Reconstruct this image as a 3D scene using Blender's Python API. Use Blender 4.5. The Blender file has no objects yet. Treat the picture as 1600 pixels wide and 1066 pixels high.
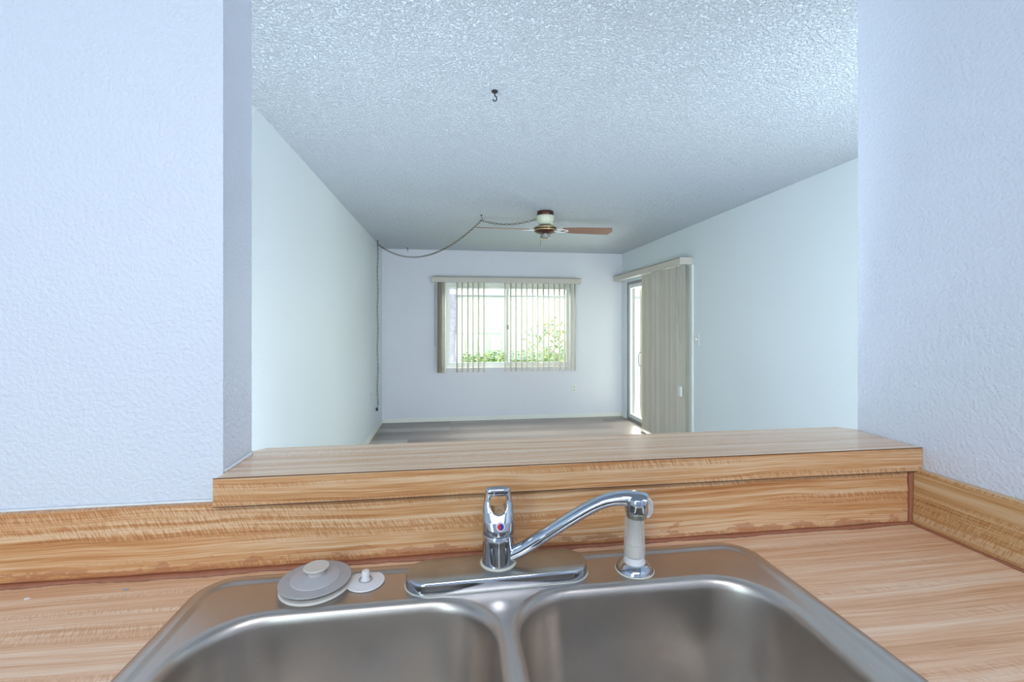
import bpy, bmesh, math, random
from mathutils import Vector, Matrix
random.seed(7)
PI = math.pi
CZ = 1.291            # camera height above the floor
scn = bpy.context.scene
COL = scn.collection

# ------------------------------------------------------------------ camera
F_PX = 700.0
cam_d = bpy.data.cameras.new('camera')
cam = bpy.data.objects.new('camera', cam_d); COL.objects.link(cam)
cam_d.sensor_fit = 'HORIZONTAL'; cam_d.sensor_width = 36.0
cam_d.lens = 36.0 * F_PX / 1600.0
cam_d.shift_y = -26.0 / 1600.0
cam_d.clip_start = 0.02; cam_d.clip_end = 200
YAW = math.atan(97 / 700)
cam.location = (0, 0, CZ)
cam.rotation_euler = (PI / 2, 0, -YAW)
scn.camera = cam

# ------------------------------------------------------------------ colour management
vs = scn.view_settings
scn.display_settings.display_device = 'sRGB'
vs.view_transform = 'Standard'; vs.look = 'None'; vs.gamma = 1.0; vs.use_curve_mapping = False
vs.exposure = 0.5

# ------------------------------------------------------------------ world, sun, lamps
w = bpy.data.worlds.new('sky'); scn.world = w; w.use_nodes = True
nt = w.node_tree; nt.nodes.clear()
wo = nt.nodes.new('ShaderNodeOutputWorld'); bg = nt.nodes.new('ShaderNodeBackground')
bg.inputs['Color'].default_value = (0.86, 0.95, 1.0, 1); bg.inputs['Strength'].default_value = 1.15
nt.links.new(bg.outputs[0], wo.inputs['Surface'])

def lamp(name, kind, loc, target, energy, color, size=None, size_y=None, spread=None):
    d = bpy.data.lights.new(name, kind); d.energy = energy; d.color = color
    if kind == 'AREA':
        d.shape = 'RECTANGLE'; d.size = size; d.size_y = size_y or size
        if spread: d.spread = spread
    if kind == 'SUN': d.angle = math.radians(2)
    o = bpy.data.objects.new(name, d); COL.objects.link(o)
    o.location = loc
    o.rotation_euler = (Vector(target) - Vector(loc)).to_track_quat('-Z', 'Y').to_euler()
    return o
lamp('sun', 'SUN', (-3, 0, 9), (1.0, 6.5, 0), 2.6, (1, 0.97, 0.9))
# added fill behind the camera on the left, gives the left wall its sheen
lamp('kitchen_sheen_fill', 'AREA', (-1.15, -1.42, CZ + 0.25), (-0.45, 1.0, CZ + 0.1), 13, (0.76, 0.95, 1.0), 0.7, 1.4)
# added overhead fill above and behind the camera, not a modelled fixture
lamp('kitchen_overhead_fill', 'AREA', (0.0, -0.75, CZ + 0.95), (0.05, -0.1, 0.3), 14, (0.93, 0.94, 1.0), 1.2, 0.4)
# unseen fills added to brighten the far room, hidden behind the kitchen walls
lamp('far_room_fill', 'AREA', (1.9, 0.95, CZ - 0.1), (1.0, 5.0, CZ - 0.1), 25, (0.80, 0.90, 1.0), 0.9, 1.6)
lamp('far_room_up_fill', 'AREA', (-0.6, 0.95, CZ - 0.72), (0.7, 5.2, CZ + 0.75), 31, (0.80, 0.90, 1.0), 0.5, 0.5)  # added low fill, aimed upward to lift the ceiling

# daylight from the bright patio entering through the sliding door
lamp('patio_daylight', 'AREA', (3.3, 6.45, CZ - 0.1), (0.8, 4.2, 0.0), 150, (1.0, 0.98, 0.90), 1.2, 1.9)

lamp('window_daylight', 'AREA', (0.8, 7.3, CZ + 1.5), (0.8, 4.6, 0.3), 170, (1.0, 0.99, 0.94), 2.2, 1.2)
# ------------------------------------------------------------------ material helpers
class NT:
    def __init__(s, name):
        s.m = bpy.data.materials.new(name); s.m.use_nodes = True
        s.t = s.m.node_tree; s.t.nodes.clear()
        s.out = s.t.nodes.new('ShaderNodeOutputMaterial')
        s.b = s.t.nodes.new('ShaderNodeBsdfPrincipled')
        s.t.links.new(s.b.outputs[0], s.out.inputs['Surface'])
    def n(s, kind, **kw):
        nd = s.t.nodes.new(kind)
        for k, v in kw.items():
            if k in nd.inputs: nd.inputs[k].default_value = v
            else: setattr(nd, k, v)
        return nd
    def l(s, a, b): s.t.links.new(a, b)
    def math(s, op, a, b=None, clamp=False):
        nd = s.t.nodes.new('ShaderNodeMath'); nd.operation = op; nd.use_clamp = clamp
        for i, v in enumerate((a, b)):
            if v is None: continue
            if isinstance(v, (int, float)): nd.inputs[i].default_value = v
            else: s.l(v, nd.inputs[i])
        return nd.outputs[0]
    def vec(s, x, y, z=0.0):
        nd = s.t.nodes.new('ShaderNodeCombineXYZ')
        for i, v in enumerate((x, y, z)):
            if isinstance(v, (int, float)): nd.inputs[i].default_value = v
            else: s.l(v, nd.inputs[i])
        return nd.outputs[0]
    def noise(s, vec, scale=1.0, detail=3.0, rough=0.5, dist=0.0):
        nd = s.t.nodes.new('ShaderNodeTexNoise')
        nd.inputs['Scale'].default_value = scale; nd.inputs['Detail'].default_value = detail
        nd.inputs['Roughness'].default_value = rough; nd.inputs['Distortion'].default_value = dist
        s.l(vec, nd.inputs['Vector']); return nd.outputs[0]
    def ramp(s, fac, stops):
        nd = s.t.nodes.new('ShaderNodeValToRGB'); s.l(fac, nd.inputs[0])
        e = nd.color_ramp.elements
        while len(e) > 1: e.remove(e[-1])
        e[0].position = stops[0][0]; e[0].color = (*stops[0][1], 1)
        for p, c in stops[1:]:
            x = e.new(p); x.color = (*c, 1)
        return nd.outputs[0]
    def mix(s, fac, a, b, mode='MIX'):
        nd = s.t.nodes.new('ShaderNodeMix'); nd.data_type = 'RGBA'; nd.blend_type = mode
        for sock, v in ((nd.inputs[0], fac), (nd.inputs[6], a), (nd.inputs[7], b)):
            if isinstance(v, (int, float)): sock.default_value = v
            elif isinstance(v, tuple): sock.default_value = (*v, 1)
            else: s.l(v, sock)
        return nd.outputs[2]
    def bump(s, h, strength, dist):
        nd = s.t.nodes.new('ShaderNodeBump'); nd.inputs['Strength'].default_value = strength
        nd.inputs['Distance'].default_value = dist; s.l(h, nd.inputs['Height'])
        s.l(nd.outputs[0], s.b.inputs['Normal'])
    def set(s, **kw):
        for k, v in kw.items():
            k = k.replace('_', ' ')
            if isinstance(v, tuple): s.b.inputs[k].default_value = (*v, 1)
            elif isinstance(v, (int, float)): s.b.inputs[k].default_value = v
            else: s.l(v, s.b.inputs[k])
    def pos(s):
        g = s.t.nodes.new('ShaderNodeTexCoord'); return g.outputs['Object']
    def sep(s, v):
        nd = s.t.nodes.new('ShaderNodeSeparateXYZ'); s.l(v, nd.inputs[0]); return nd.outputs

def plain(name, color, rough=0.5, metal=0.0, spec=0.5, vary=0.06, vscale=30.0, **kw):
    t = NT(name)
    n = t.noise(t.pos(), vscale, 3)
    c = t.mix(n, tuple(x * (1 - vary) for x in color), tuple(min(1, x * (1 + vary)) for x in color))
    t.set(Base_Color=c, Roughness=rough, Metallic=metal, **kw)
    t.b.inputs['Specular IOR Level'].default_value = spec
    return t.m

def paint(name, color, rough, nscale, strength, dist, detail=2.0, stain=None):
    t = NT(name); p = t.pos()
    big = t.noise(p, 1.3, 2)
    c = t.mix(big, tuple(x * 0.97 for x in color), tuple(min(1, x * 1.02) for x in color))
    t.set(Base_Color=c, Roughness=rough)
    h = t.noise(p, nscale, detail, 0.55)
    t.bump(h, strength, dist)
    return t.m

M = {}
M['kitchen_paint'] = paint('kitchen_paint', (0.74, 0.80, 0.91), 0.36, 150, 0.5, 0.005)
M['room_paint'] = paint('room_paint', (0.72, 0.79, 0.81), 0.5, 120, 0.25, 0.004)
M['back_paint'] = paint('back_paint', (0.74, 0.76, 0.80), 0.6, 120, 0.25, 0.004)
M['trim_paint'] = plain('trim_paint', (0.82, 0.83, 0.76), 0.4)
M['white_caulk'] = plain('white_caulk', (0.86, 0.88, 0.90), 0.4)

def ceiling_mat():
    t = NT('textured_ceiling'); p = t.pos()
    c = t.mix(t.noise(p, 1.1, 2), (0.63, 0.70, 0.77), (0.68, 0.74, 0.80))
    t.set(Base_Color=c, Roughness=0.75)
    a = t.noise(p, 92, 3, 0.6, 0.3)
    a = t.ramp(a, [(0.42, (0, 0, 0)), (0.62, (1, 1, 1))])
    t.bump(a, 1.0, 0.0068)
    return t.m
M['ceiling'] = ceiling_mat()

def wood(name, axis, dark, mid, light, rough=0.32, seed=0.0, fleck=0.5, stain=None, bs=95):
    t = NT(name); s = t.sep(t.pos())
    if axis == 'x': u = s[0]; v = t.math('ADD', s[1], s[2])
    else: u = s[1]; v = t.math('ADD', s[0], s[2])
    warp = t.noise(t.vec(t.math('MULTIPLY', u, 2.6), t.math('MULTIPLY', v, 9.0), seed), 1, 2)
    v2 = t.math('ADD', v, t.math('MULTIPLY', warp, 0.022))
    band = t.noise(t.vec(t.math('MULTIPLY', u, 0.8), t.math('MULTIPLY', v2, bs), seed + 3), 1, 2, 0.6)
    fine = t.noise(t.vec(t.math('MULTIPLY', u, 9), t.math('MULTIPLY', v2, 520), seed + 7), 1, 3, 0.6)
    mid_ = t.noise(t.vec(t.math('MULTIPLY', u, 3.0), t.math('MULTIPLY', v2, 170), seed + 9), 1, 3, 0.6)
    f = t.math('ADD', t.math('MULTIPLY', band, 0.44), t.math('MULTIPLY', fine, 0.32))
    f = t.math('ADD', f, t.math('MULTIPLY', mid_, 0.24))
    col = t.ramp(f, [(0.37, dark), (0.48, mid), (0.59, light)])
    # medullary ray fleck: short ticks across the grain inside some bands
    tick = t.noise(t.vec(t.math('ADD', t.math('MULTIPLY', u, 520), t.math('MULTIPLY', v2, 260)),
                         t.math('MULTIPLY', v2, 60), seed + 11), 1, 2, 0.6)
    where = t.noise(t.vec(t.math('MULTIPLY', u, 1.3), t.math('MULTIPLY', v2, 34), seed + 17), 1, 1)
    where = t.ramp(where, [(0.50, (0, 0, 0)), (0.58, (1, 1, 1))])
    tk = t.ramp(tick, [(0.50, (0, 0, 0)), (0.60, (1, 1, 1))])
    k = t.math('MULTIPLY', t.math('MULTIPLY', tk, where), fleck)
    col = t.mix(k, col, dark)
    tk2 = t.ramp(tick, [(0.36, (1, 1, 1)), (0.46, (0, 0, 0))])
    k2 = t.math('MULTIPLY', t.math('MULTIPLY', tk2, where), fleck * 0.8)
    col = t.mix(k2, col, light)
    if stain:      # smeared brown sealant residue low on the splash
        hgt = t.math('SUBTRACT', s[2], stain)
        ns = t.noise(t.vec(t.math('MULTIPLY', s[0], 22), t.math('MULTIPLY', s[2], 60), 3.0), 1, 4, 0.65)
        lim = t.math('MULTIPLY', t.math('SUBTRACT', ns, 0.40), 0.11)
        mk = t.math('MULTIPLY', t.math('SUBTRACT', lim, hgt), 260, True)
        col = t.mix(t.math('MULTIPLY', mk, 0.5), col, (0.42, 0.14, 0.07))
    t.set(Base_Color=col, Roughness=rough)
    return t.m
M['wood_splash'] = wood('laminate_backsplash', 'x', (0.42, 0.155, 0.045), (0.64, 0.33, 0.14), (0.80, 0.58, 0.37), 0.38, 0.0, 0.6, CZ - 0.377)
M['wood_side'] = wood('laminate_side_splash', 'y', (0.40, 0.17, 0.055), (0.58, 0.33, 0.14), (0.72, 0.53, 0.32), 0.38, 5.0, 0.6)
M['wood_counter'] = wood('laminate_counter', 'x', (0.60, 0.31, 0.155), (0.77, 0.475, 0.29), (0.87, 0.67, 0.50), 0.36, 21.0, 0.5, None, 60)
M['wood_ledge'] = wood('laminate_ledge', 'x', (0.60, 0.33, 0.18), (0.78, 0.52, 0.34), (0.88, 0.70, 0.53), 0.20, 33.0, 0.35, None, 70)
M['caulk'] = plain('brown_caulk', (0.38, 0.145, 0.08), 0.5, vary=0.25, vscale=60)
M['seam'] = plain('laminate_seam', (0.10, 0.045, 0.03), 0.6)

def steel():
    t = NT('brushed_steel'); p = t.pos(); s = t.sep(p)
    br = t.noise(t.vec(t.math('MULTIPLY', s[0], 25), t.math('MULTIPLY', s[1], 900), t.math('MULTIPLY', s[2], 500)), 1, 2)
    blot = t.noise(p, 9, 4, 0.6)
    spots = t.ramp(t.noise(p, 160, 2), [(0.70, (0, 0, 0)), (0.76, (1, 1, 1))])
    c = t.mix(blot, (0.48, 0.44, 0.40), (0.62, 0.575, 0.53))
    c = t.mix(t.math('MULTIPLY', spots, 0.35), c, (0.72, 0.72, 0.70))
    r = t.math('ADD', t.math('MULTIPLY', blot, 0.16), 0.27)
    t.set(Base_Color=c, Metallic=1.0, Roughness=r)
    t.bump(br, 0.05, 0.001)
    return t.m
M['steel'] = steel()
M['chrome'] = plain('chrome', (0.52, 0.57, 0.64), 0.10, 1.0)
M['chrome_worn'] = plain('worn_chrome', (0.48, 0.47, 0.43), 0.36, 1.0, vary=0.15, vscale=40)
M['scale'] = plain('limescale', (0.62, 0.62, 0.54), 0.7)
M['white_plastic'] = plain('white_plastic', (0.80, 0.80, 0.82), 0.35)
M['pearl'] = plain('pearl_plastic', (0.70, 0.66, 0.60), 0.3)
M['grey_rubber'] = plain('grey_rubber', (0.42, 0.42, 0.43), 0.5)
M['grey_rubber_light'] = plain('pale_grey_rubber', (0.50, 0.50, 0.53), 0.5)
M['beige_rubber'] = plain('beige_rubber', (0.66, 0.63, 0.59), 0.5)
M['red'] = plain('red_enamel', (0.65, 0.03, 0.03), 0.3)
M['blue'] = plain('blue_enamel', (0.02, 0.04, 0.35), 0.3)
M['black'] = plain('black_iron', (0.02, 0.02, 0.02), 0.5)
M['chain'] = plain('aged_brass_chain', (0.17, 0.145, 0.095), 0.4, 0.7)
M['brass'] = plain('polished_brass', (0.62, 0.50, 0.26), 0.25, 1.0)
M['bronze'] = plain('dark_bronze', (0.09, 0.035, 0.025), 0.3, 0.6)
M['cream'] = plain('cream_enamel', (0.62, 0.66, 0.50), 0.35)
M['nickel'] = plain('nickel', (0.6, 0.58, 0.55), 0.25, 1.0)
M['blade'] = wood('fan_blade_wood', 'x', (0.20, 0.09, 0.05), (0.26, 0.13, 0.08), (0.31, 0.17, 0.11), 0.5, 50.0, 0.1)
def translucent(name, color, amt):
    t = NT(name); n = t.noise(t.pos(), 30, 2)
    c = t.mix(n, tuple(x*0.96 for x in color), color); t.set(Base_Color=c, Roughness=0.5)
    tl = t.n('ShaderNodeBsdfTranslucent'); t.l(c, tl.inputs[0]); mx = t.n('ShaderNodeMixShader'); mx.inputs[0].default_value = amt
    t.l(t.b.outputs[0], mx.inputs[1]); t.l(tl.outputs[0], mx.inputs[2]); t.l(mx.outputs[0], t.out.inputs['Surface'])
    return t.m
M['vane'] = translucent('beige_vane', (0.66, 0.62, 0.53), 0.15)
M['valance'] = plain('beige_valance', (0.60, 0.56, 0.49), 0.5)
M['valance_edge'] = plain('brown_valance_edge', (0.30, 0.26, 0.20), 0.5)
M['alu_white'] = plain('white_aluminium', (0.80, 0.83, 0.80), 0.4)
M['alu_grey'] = plain('grey_aluminium', (0.32, 0.33, 0.33), 0.4, 0.5)
M['plate'] = plain('ivory_plate', (0.74, 0.76, 0.72), 0.4)
M['dark'] = plain('dark_slot', (0.06, 0.06, 0.06), 0.6)

def clear(name, tint=(1, 1, 1), gloss=0.08, rough=0.02):
    t = NT(name); t.t.nodes.remove(t.b)
    tr = t.n('ShaderNodeBsdfTransparent'); tr.inputs[0].default_value = (*tint, 1)
    gl = t.n('ShaderNodeBsdfGlossy'); gl.inputs['Roughness'].default_value = rough
    mx = t.n('ShaderNodeMixShader'); lw = t.n('ShaderNodeLayerWeight'); lw.inputs[0].default_value = 0.5
    f = t.math('ADD', t.math('MULTIPLY', t.math('POWER', lw.outputs['Facing'], 4.0), 0.55), gloss * 0.4, True)
    t.l(f, mx.inputs[0]); t.l(tr.outputs[0], mx.inputs[1]); t.l(gl.outputs[0], mx.inputs[2])
    t.l(mx.outputs[0], t.out.inputs['Surface'])
    return t.m
M['glass'] = clear('window_glass', (0.96, 0.99, 0.98))
M['acrylic'] = clear('clear_acrylic', (0.95, 0.96, 0.96), 0.10, 0.1)
def frosted():
    t = NT('cloudy_acrylic'); tr = t.n('ShaderNodeBsdfTransparent'); mx = t.n('ShaderNodeMixShader')
    lw = t.n('ShaderNodeLayerWeight'); lw.inputs[0].default_value = 0.5
    f = t.math('ADD', t.math('MULTIPLY', t.math('POWER', lw.outputs['Facing'], 1.5), 0.65), 0.22, True)
    t.set(Base_Color=(0.86, 0.87, 0.86), Roughness=0.2)
    t.l(f, mx.inputs[0]); t.l(tr.outputs[0], mx.inputs[1]); t.l(t.b.outputs[0], mx.inputs[2]); t.l(mx.outputs[0], t.out.inputs['Surface'])
    return t.m
M['cloudy'] = frosted()

def planks():
    t = NT('vinyl_plank_floor'); s = t.sep(t.pos())
    br = t.n('ShaderNodeTexBrick'); br.offset = 0.37; br.squash = 1.0
    br.inputs['Scale'].default_value = 1.0; br.inputs['Brick Width'].default_value = 1.25
    br.inputs['Row Height'].default_value = 0.19; br.inputs['Mortar Size'].default_value = 0.0012
    br.inputs['Color1'].default_value = (0, 0, 0, 1); br.inputs['Color2'].default_value = (1, 1, 1, 1)
    br.inputs['Mortar'].default_value = (0.1, 0.1, 0.1, 1); br.inputs['Bias'].default_value = 0.0
    t.l(t.vec(s[0], s[1], 0.0), br.inputs['Vector'])
    g = t.noise(t.vec(t.math('MULTIPLY', s[0], 2.5), t.math('MULTIPLY', s[1], 60), 0.0), 1, 4, 0.6)
    f = t.math('ADD', t.math('MULTIPLY', br.outputs['Color'], 0.6), t.math('MULTIPLY', g, 0.4))
    c = t.ramp(f, [(0.15, (0.15, 0.115, 0.10)), (0.45, (0.24, 0.19, 0.165)), (0.7, (0.33, 0.28, 0.25)), (0.85, (0.50, 0.47, 0.42))])
    t.set(Base_Color=c, Roughness=0.30)
    return t.m
M['floor'] = planks()
M['grass'] = plain('lawn', (0.30, 0.42, 0.14), 0.9, vary=0.3, vscale=8)
M['concrete'] = plain('patio_concrete', (0.62, 0.60, 0.56), 0.85, vary=0.1)
M['fence'] = plain('white_vinyl_fence', (0.84, 0.85, 0.85), 0.6)
M['fence_cap'] = plain('grey_fence_cap', (0.36, 0.36, 0.40), 0.6)
M['leaf'] = plain('hedge_leaf', (0.22, 0.36, 0.12), 0.5, vary=0.6, vscale=9)
M['leaf_y'] = plain('yellow_green_leaf', (0.52, 0.52, 0.24), 0.5, vary=0.5, vscale=9)
M['bark'] = plain('pale_mottled_bark', (0.30, 0.28, 0.38), 0.9, vary=0.5, vscale=14)
M['stucco'] = plain('beige_stucco', (0.72, 0.66, 0.56), 0.8)

# ------------------------------------------------------------------ mesh helpers
def link(name, bm, mat, parent=None, smooth=False, kind=None, label=None, cat=None, group=None, angle=None):
    me = bpy.data.meshes.new(name)
    bmesh.ops.recalc_face_normals(bm, faces=bm.faces)
    bm.to_mesh(me); bm.free()
    o = bpy.data.objects.new(name, me); COL.objects.link(o)
    for m in (mat if isinstance(mat, (list, tuple)) else [mat]): me.materials.append(m)
    if smooth:
        for p in me.polygons: p.use_smooth = True
        if angle: me.set_sharp_from_angle(angle=math.radians(angle))
    if parent is not None: o.parent = parent; o.matrix_parent_inverse = parent.matrix_world.inverted() if False else Matrix.Translation(-Vector(parent.location))
    if kind: o['kind'] = kind
    if label: o['label'] = label
    if cat: o['category'] = cat
    if group: o['group'] = group
    return o
def thing(name, loc, label, cat, group=None, kind=None):
    o = bpy.data.objects.new(name, None); COL.objects.link(o); o.location = loc
    o.empty_display_size = 0.05
    if label: o['label'] = label
    if cat: o['category'] = cat
    if group: o['group'] = group
    if kind: o['kind'] = kind
    return o
def box(bm, x0, x1, y0, y1, z0, z1, mi=0):
    vs_ = [bm.verts.new(p) for p in ((x0,y0,z0),(x1,y0,z0),(x1,y1,z0),(x0,y1,z0),(x0,y0,z1),(x1,y0,z1),(x1,y1,z1),(x0,y1,z1))]
    for f in ((0,3,2,1),(4,5,6,7),(0,1,5,4),(1,2,6,5),(2,3,7,6),(3,0,4,7)):
        bm.faces.new([vs_[i] for i in f]).material_index = mi
    return vs_
def boxes(*bs):
    bm = bmesh.new()
    for b in bs: box(bm, *b)
    return bm
def bevelled(bm, w, seg=2):
    bmesh.ops.bevel(bm, geom=list(bm.edges), offset=w, segments=seg, affect='EDGES', profile=0.5)
    return bm
def lathe(profile, center, seg=48, bm=None, mi=0, axis=None):
    """profile: list of (r, z). Revolved about the vertical through center (or the given axis frame)."""
    bm = bm or bmesh.new(); rings = []
    R = axis or Matrix.Identity(3); c = Vector(center)
    for r, z in profile:
        if r < 1e-6: rings.append([bm.verts.new(c + R @ Vector((0, 0, z)))])
        else: rings.append([bm.verts.new(c + R @ Vector((r*math.cos(2*PI*i/seg), r*math.sin(2*PI*i/seg), z))) for i in range(seg)])
    for a, b in zip(rings, rings[1:]):
        for i in range(seg):
            j = (i + 1) % seg
            if len(a) == 1 and len(b) == 1: continue
            if len(a) == 1: f = bm.faces.new((a[0], b[i], b[j]))
            elif len(b) == 1: f = bm.faces.new((a[i], a[j], b[0]))
            else: f = bm.faces.new((a[i], a[j], b[j], b[i]))
            f.material_index = mi
    return bm
def sweep(pts, radii, seg=16, bm=None, squash=1.0, caps=True):
    bm = bm or bmesh.new(); rings = []
    pts = [Vector(p) for p in pts]
    if isinstance(radii, (int, float)): radii = [radii] * len(pts)
    up = None
    for i, p in enumerate(pts):
        t = (pts[min(i+1, len(pts)-1)] - pts[max(i-1, 0)]).normalized()
        if up is None:
            up = Vector((0,0,1)) if abs(t.z) < 0.9 else Vector((1,0,0))
        s_ = t.cross(up).normalized(); u_ = s_.cross(t).normalized(); up = u_
        rings.append([bm.verts.new(p + s_*radii[i]*math.cos(2*PI*k/seg) + u_*radii[i]*squash*math.sin(2*PI*k/seg)) for k in range(seg)])
    for a, b in zip(rings, rings[1:]):
        for i in range(seg):
            j = (i+1) % seg; bm.faces.new((a[i], a[j], b[j], b[i]))
    if caps:
        bm.faces.new(rings[0][::-1]); bm.faces.new(rings[-1])
    return bm
def catmull(pts, n=8):
    P = [Vector(p) for p in pts]; P = [P[0]*2-P[1]] + P + [P[-1]*2-P[-2]]; out = []
    for i in range(1, len(P)-2):
        for k in range(n):
            t = k/n; a, b, c, d = P[i-1:i+3]
            out.append(0.5*((2*b)+(c-a)*t+(2*a-5*b+4*c-d)*t*t+(3*b-a-3*c+d)*t**3))
    out.append(P[-2]); return out
def rrect(x0, x1, y0, y1, r, n=8):
    pts = []
    for cx, cy, a0 in ((x1-r, y1-r, 0), (x0+r, y1-r, PI/2), (x0+r, y0+r, PI), (x1-r, y0+r, 1.5*PI)):
        for k in range(n+1):
            a = a0 + PI/2*k/n; pts.append((cx + r*math.cos(a), cy + r*math.sin(a)))
    return pts
def bridge(bm, a, b, mi=0):
    n = len(a)
    for i in range(n):
        j = (i+1) % n; bm.faces.new((a[i], a[j], b[j], b[i])).material_index = mi
def ring_of(bm, pts, z): return [bm.verts.new((x, y, z)) for x, y in pts]
def fill(bm, loops):
    es = []
    for lp in loops:
        for i in range(len(lp)):
            a, b = lp[i], lp[(i+1) % len(lp)]
            e = bm.edges.get((a, b)) or bm.edges.new((a, b)); es.append(e)
    bmesh.ops.triangle_fill(bm, use_beauty=True, use_dissolve=False, edges=es)
def cyl_between(bm, a, b, r, seg=12): return sweep([a, b], r, seg, bm)

# ------------------------------------------------------------------ room shell
CEIL = CZ + 0.99
XL, XR, YB = -0.88, 2.40, 6.035       # far room
XK = 0.882                            # kitchen right wall face
YW0, YW1 = 0.753, 0.855               # partition with the pass-through
XJ = -0.350                           # left jamb face
KL, KB = -1.75, -1.5                  # kitchen left, kitchen rear
WX0, WX1, WZ0, WZ1 = -0.05, 1.655, CZ-0.59, CZ+0.56
DY0, DY1, DZ = 4.48, 5.88, CZ+0.575
S = 'structure'
def st(name, bm, mat, **k): return link(name, bm, mat, kind=S, **k)
st('floor', boxes((KL-0.1, XR+0.12, KB-0.1, YB+0.15, -0.08, 0.0)), M['floor'])
st('ceiling', boxes((KL-0.1, XR+0.14, KB-0.1, YB+0.16, CEIL, CEIL+0.22)), M['ceiling'])
st('wall_left', boxes((XL-0.12, XL, YW1, YB+0.14, 0, CEIL)), M['room_paint'])
bm = boxes((XL, WX0, YB, YB+0.14, 0, CEIL), (WX1, XR+0.12, YB, YB+0.14, 0, CEIL),
           (WX0, WX1, YB, YB+0.14, 0, WZ0), (WX0, WX1, YB, YB+0.14, WZ1, CEIL))
st('wall_back', bm, M['back_paint'])
bm = boxes((XR, XR+0.12, YW1-0.1, DY0, 0, CEIL), (XR, XR+0.12, DY1, YB, 0, CEIL), (XR, XR+0.12, DY0, DY1, DZ, CEIL))
st('wall_right', bm, M['room_paint'])
st('wall_kitchen_left', boxes((KL, XJ, YW0, YW1, 0, CEIL)), M['kitchen_paint'])
st('wall_kitchen_right', bevelled(boxes((XK, XK+0.10, KB, 0.866, 0, CEIL)), 0.002), M['kitchen_paint'])
st('wall_kitchen_half', boxes((XJ, XK, YW0, YW1, 0, CZ-0.272)), M['kitchen_paint'])
st('wall_kitchen_rear', boxes((KL, XK, KB-0.1, KB, 0, CEIL)), M['kitchen_paint'])
st('wall_kitchen_side', boxes((KL-0.1, KL, KB-0.1, YW1, 0, CEIL)), M['kitchen_paint'])
st('wall_near', boxes((XK+0.10, XR, YW1-0.1, YW1, 0, CEIL)), M['room_paint'])
def baseboard(x0, x1, y0, y1, h=0.055): return bevelled(boxes((x0, x1, y0, y1, 0, h)), 0.003)
st('baseboard_back', baseboard(XL+0.012, XR-0.001, YB-0.012, YB), M['trim_paint'])
st('baseboard_left', baseboard(XL, XL+0.012, YW1+0.01, YB), M['trim_paint'])
st('baseboard_right', boxes((XR-0.012, XR, YW1+0.01, DY0-0.02, 0, 0.055), (XR-0.012, XR, DY1+0.02, YB-0.013, 0, 0.055)), M['trim_paint'])

# ------------------------------------------------------------------ window and its vertical blind
win = thing('window_1', ((WX0+WX1)/2, YB+0.06, WZ0), 'white two-pane sliding window in the back wall', 'window', kind=S)
fy0, fy1 = YB+0.05, YB+0.10
link('window_frame', boxes((WX0, WX0+0.02, fy0, fy1, WZ0, WZ1), (WX1-0.02, WX1, fy0, fy1, WZ0, WZ1),
     (WX0+0.02, WX1-0.02, fy0, fy1, WZ0, WZ0+0.045), (WX0+0.02, WX1-0.02, fy0, fy1, WZ1-0.045, WZ1)), M['alu_white'], win)
xm = 0.79
for x0, x1, y in ((WX0+0.021, xm+0.02, fy0+0.027), (xm-0.025, WX1-0.021, fy0+0.002)):
    z0, z1 = WZ0+0.046, WZ1-0.046; w_ = 0.026
    sa = link('sash', boxes((x0, x0+w_, y, y+0.02, z0, z1), (x1-w_, x1, y, y+0.02, z0, z1),
         (x0+w_, x1-w_, y, y+0.02, z0, z0+w_), (x0+w_, x1-w_, y, y+0.02, z1-w_, z1)), M['alu_white'], win)
    link('pane', boxes((x0+w_, x1-w_, y+0.008, y+0.012, z0+w_, z1-w_)), M['glass'], sa)
link('latch', boxes((xm-0.012, xm+0.004, fy0-0.018, fy0+0.002, CZ-0.07, CZ-0.01)), M['alu_grey'], win)
st('window_sill', bevelled(boxes((WX0, WX1, YB+0.002, YB+0.05, WZ0-0.001, WZ0+0.012)), 0.003), M['trim_paint'], parent=win)

def vane(x, y, z0, z1, width, ang, name='slat'):
    """one curved vertical slat; ang is the direction of its width in plan"""
    bm = bmesh.new(); n = 6; th = 0.0012
    d = Vector((math.cos(ang), math.sin(ang), 0)); nn = Vector((-d.y, d.x, 0))
    cols = []
    for k in range(n+1):
        s = (k/n-0.5); bow = 0.003*(1-4*s*s)
        p = Vector((x, y, 0)) + d*s*width + nn*bow
        cols.append([bm.verts.new((q.x, q.y, z)) for q, z in ((p-nn*th/2, z0), (p+nn*th/2, z0), (p+nn*th/2, z1), (p-nn*th/2, z1))])
    for a, b in zip(cols, cols[1:]):
        for i in range(4):
            j = (i+1) % 4; bm.faces.new((a[i], a[j], b[j], b[i]))
    bm.faces.new(cols[0]); bm.faces.new(cols[-1][::-1])
    return bm
blind = thing('vertical_blind', (0.77, YB-0.06, CZ+0.56), 'beige vertical blind with open slats hanging over the back wall window', 'blind')
vy0 = YB-0.11
link('valance', bevelled(boxes((-0.232, 1.775, vy0, vy0+0.012, CZ+0.553, CZ+0.625), (-0.232, -0.220, vy0+0.012, YB-0.001, CZ+0.553, CZ+0.625),
     (1.763, 1.775, vy0+0.012, YB-0.001, CZ+0.553, CZ+0.625)), 0.0015), M['valance'], blind)
link('head_rail', boxes((-0.20, 1.74, YB-0.085, YB-0.04, CZ+0.572, CZ+0.605)), M['alu_white'], blind)
link('valance_strip', boxes((-0.234, 1.777, vy0-0.003, vy0-0.0005, CZ+0.619, CZ+0.627)), M['valance_edge'], blind)
pxs = [714, 722, 731, 739, 747.5, 756, 789, 798, 806, 815, 823, 832, 840, 849, 857, 866, 874, 882, 890.7, 898]
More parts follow.
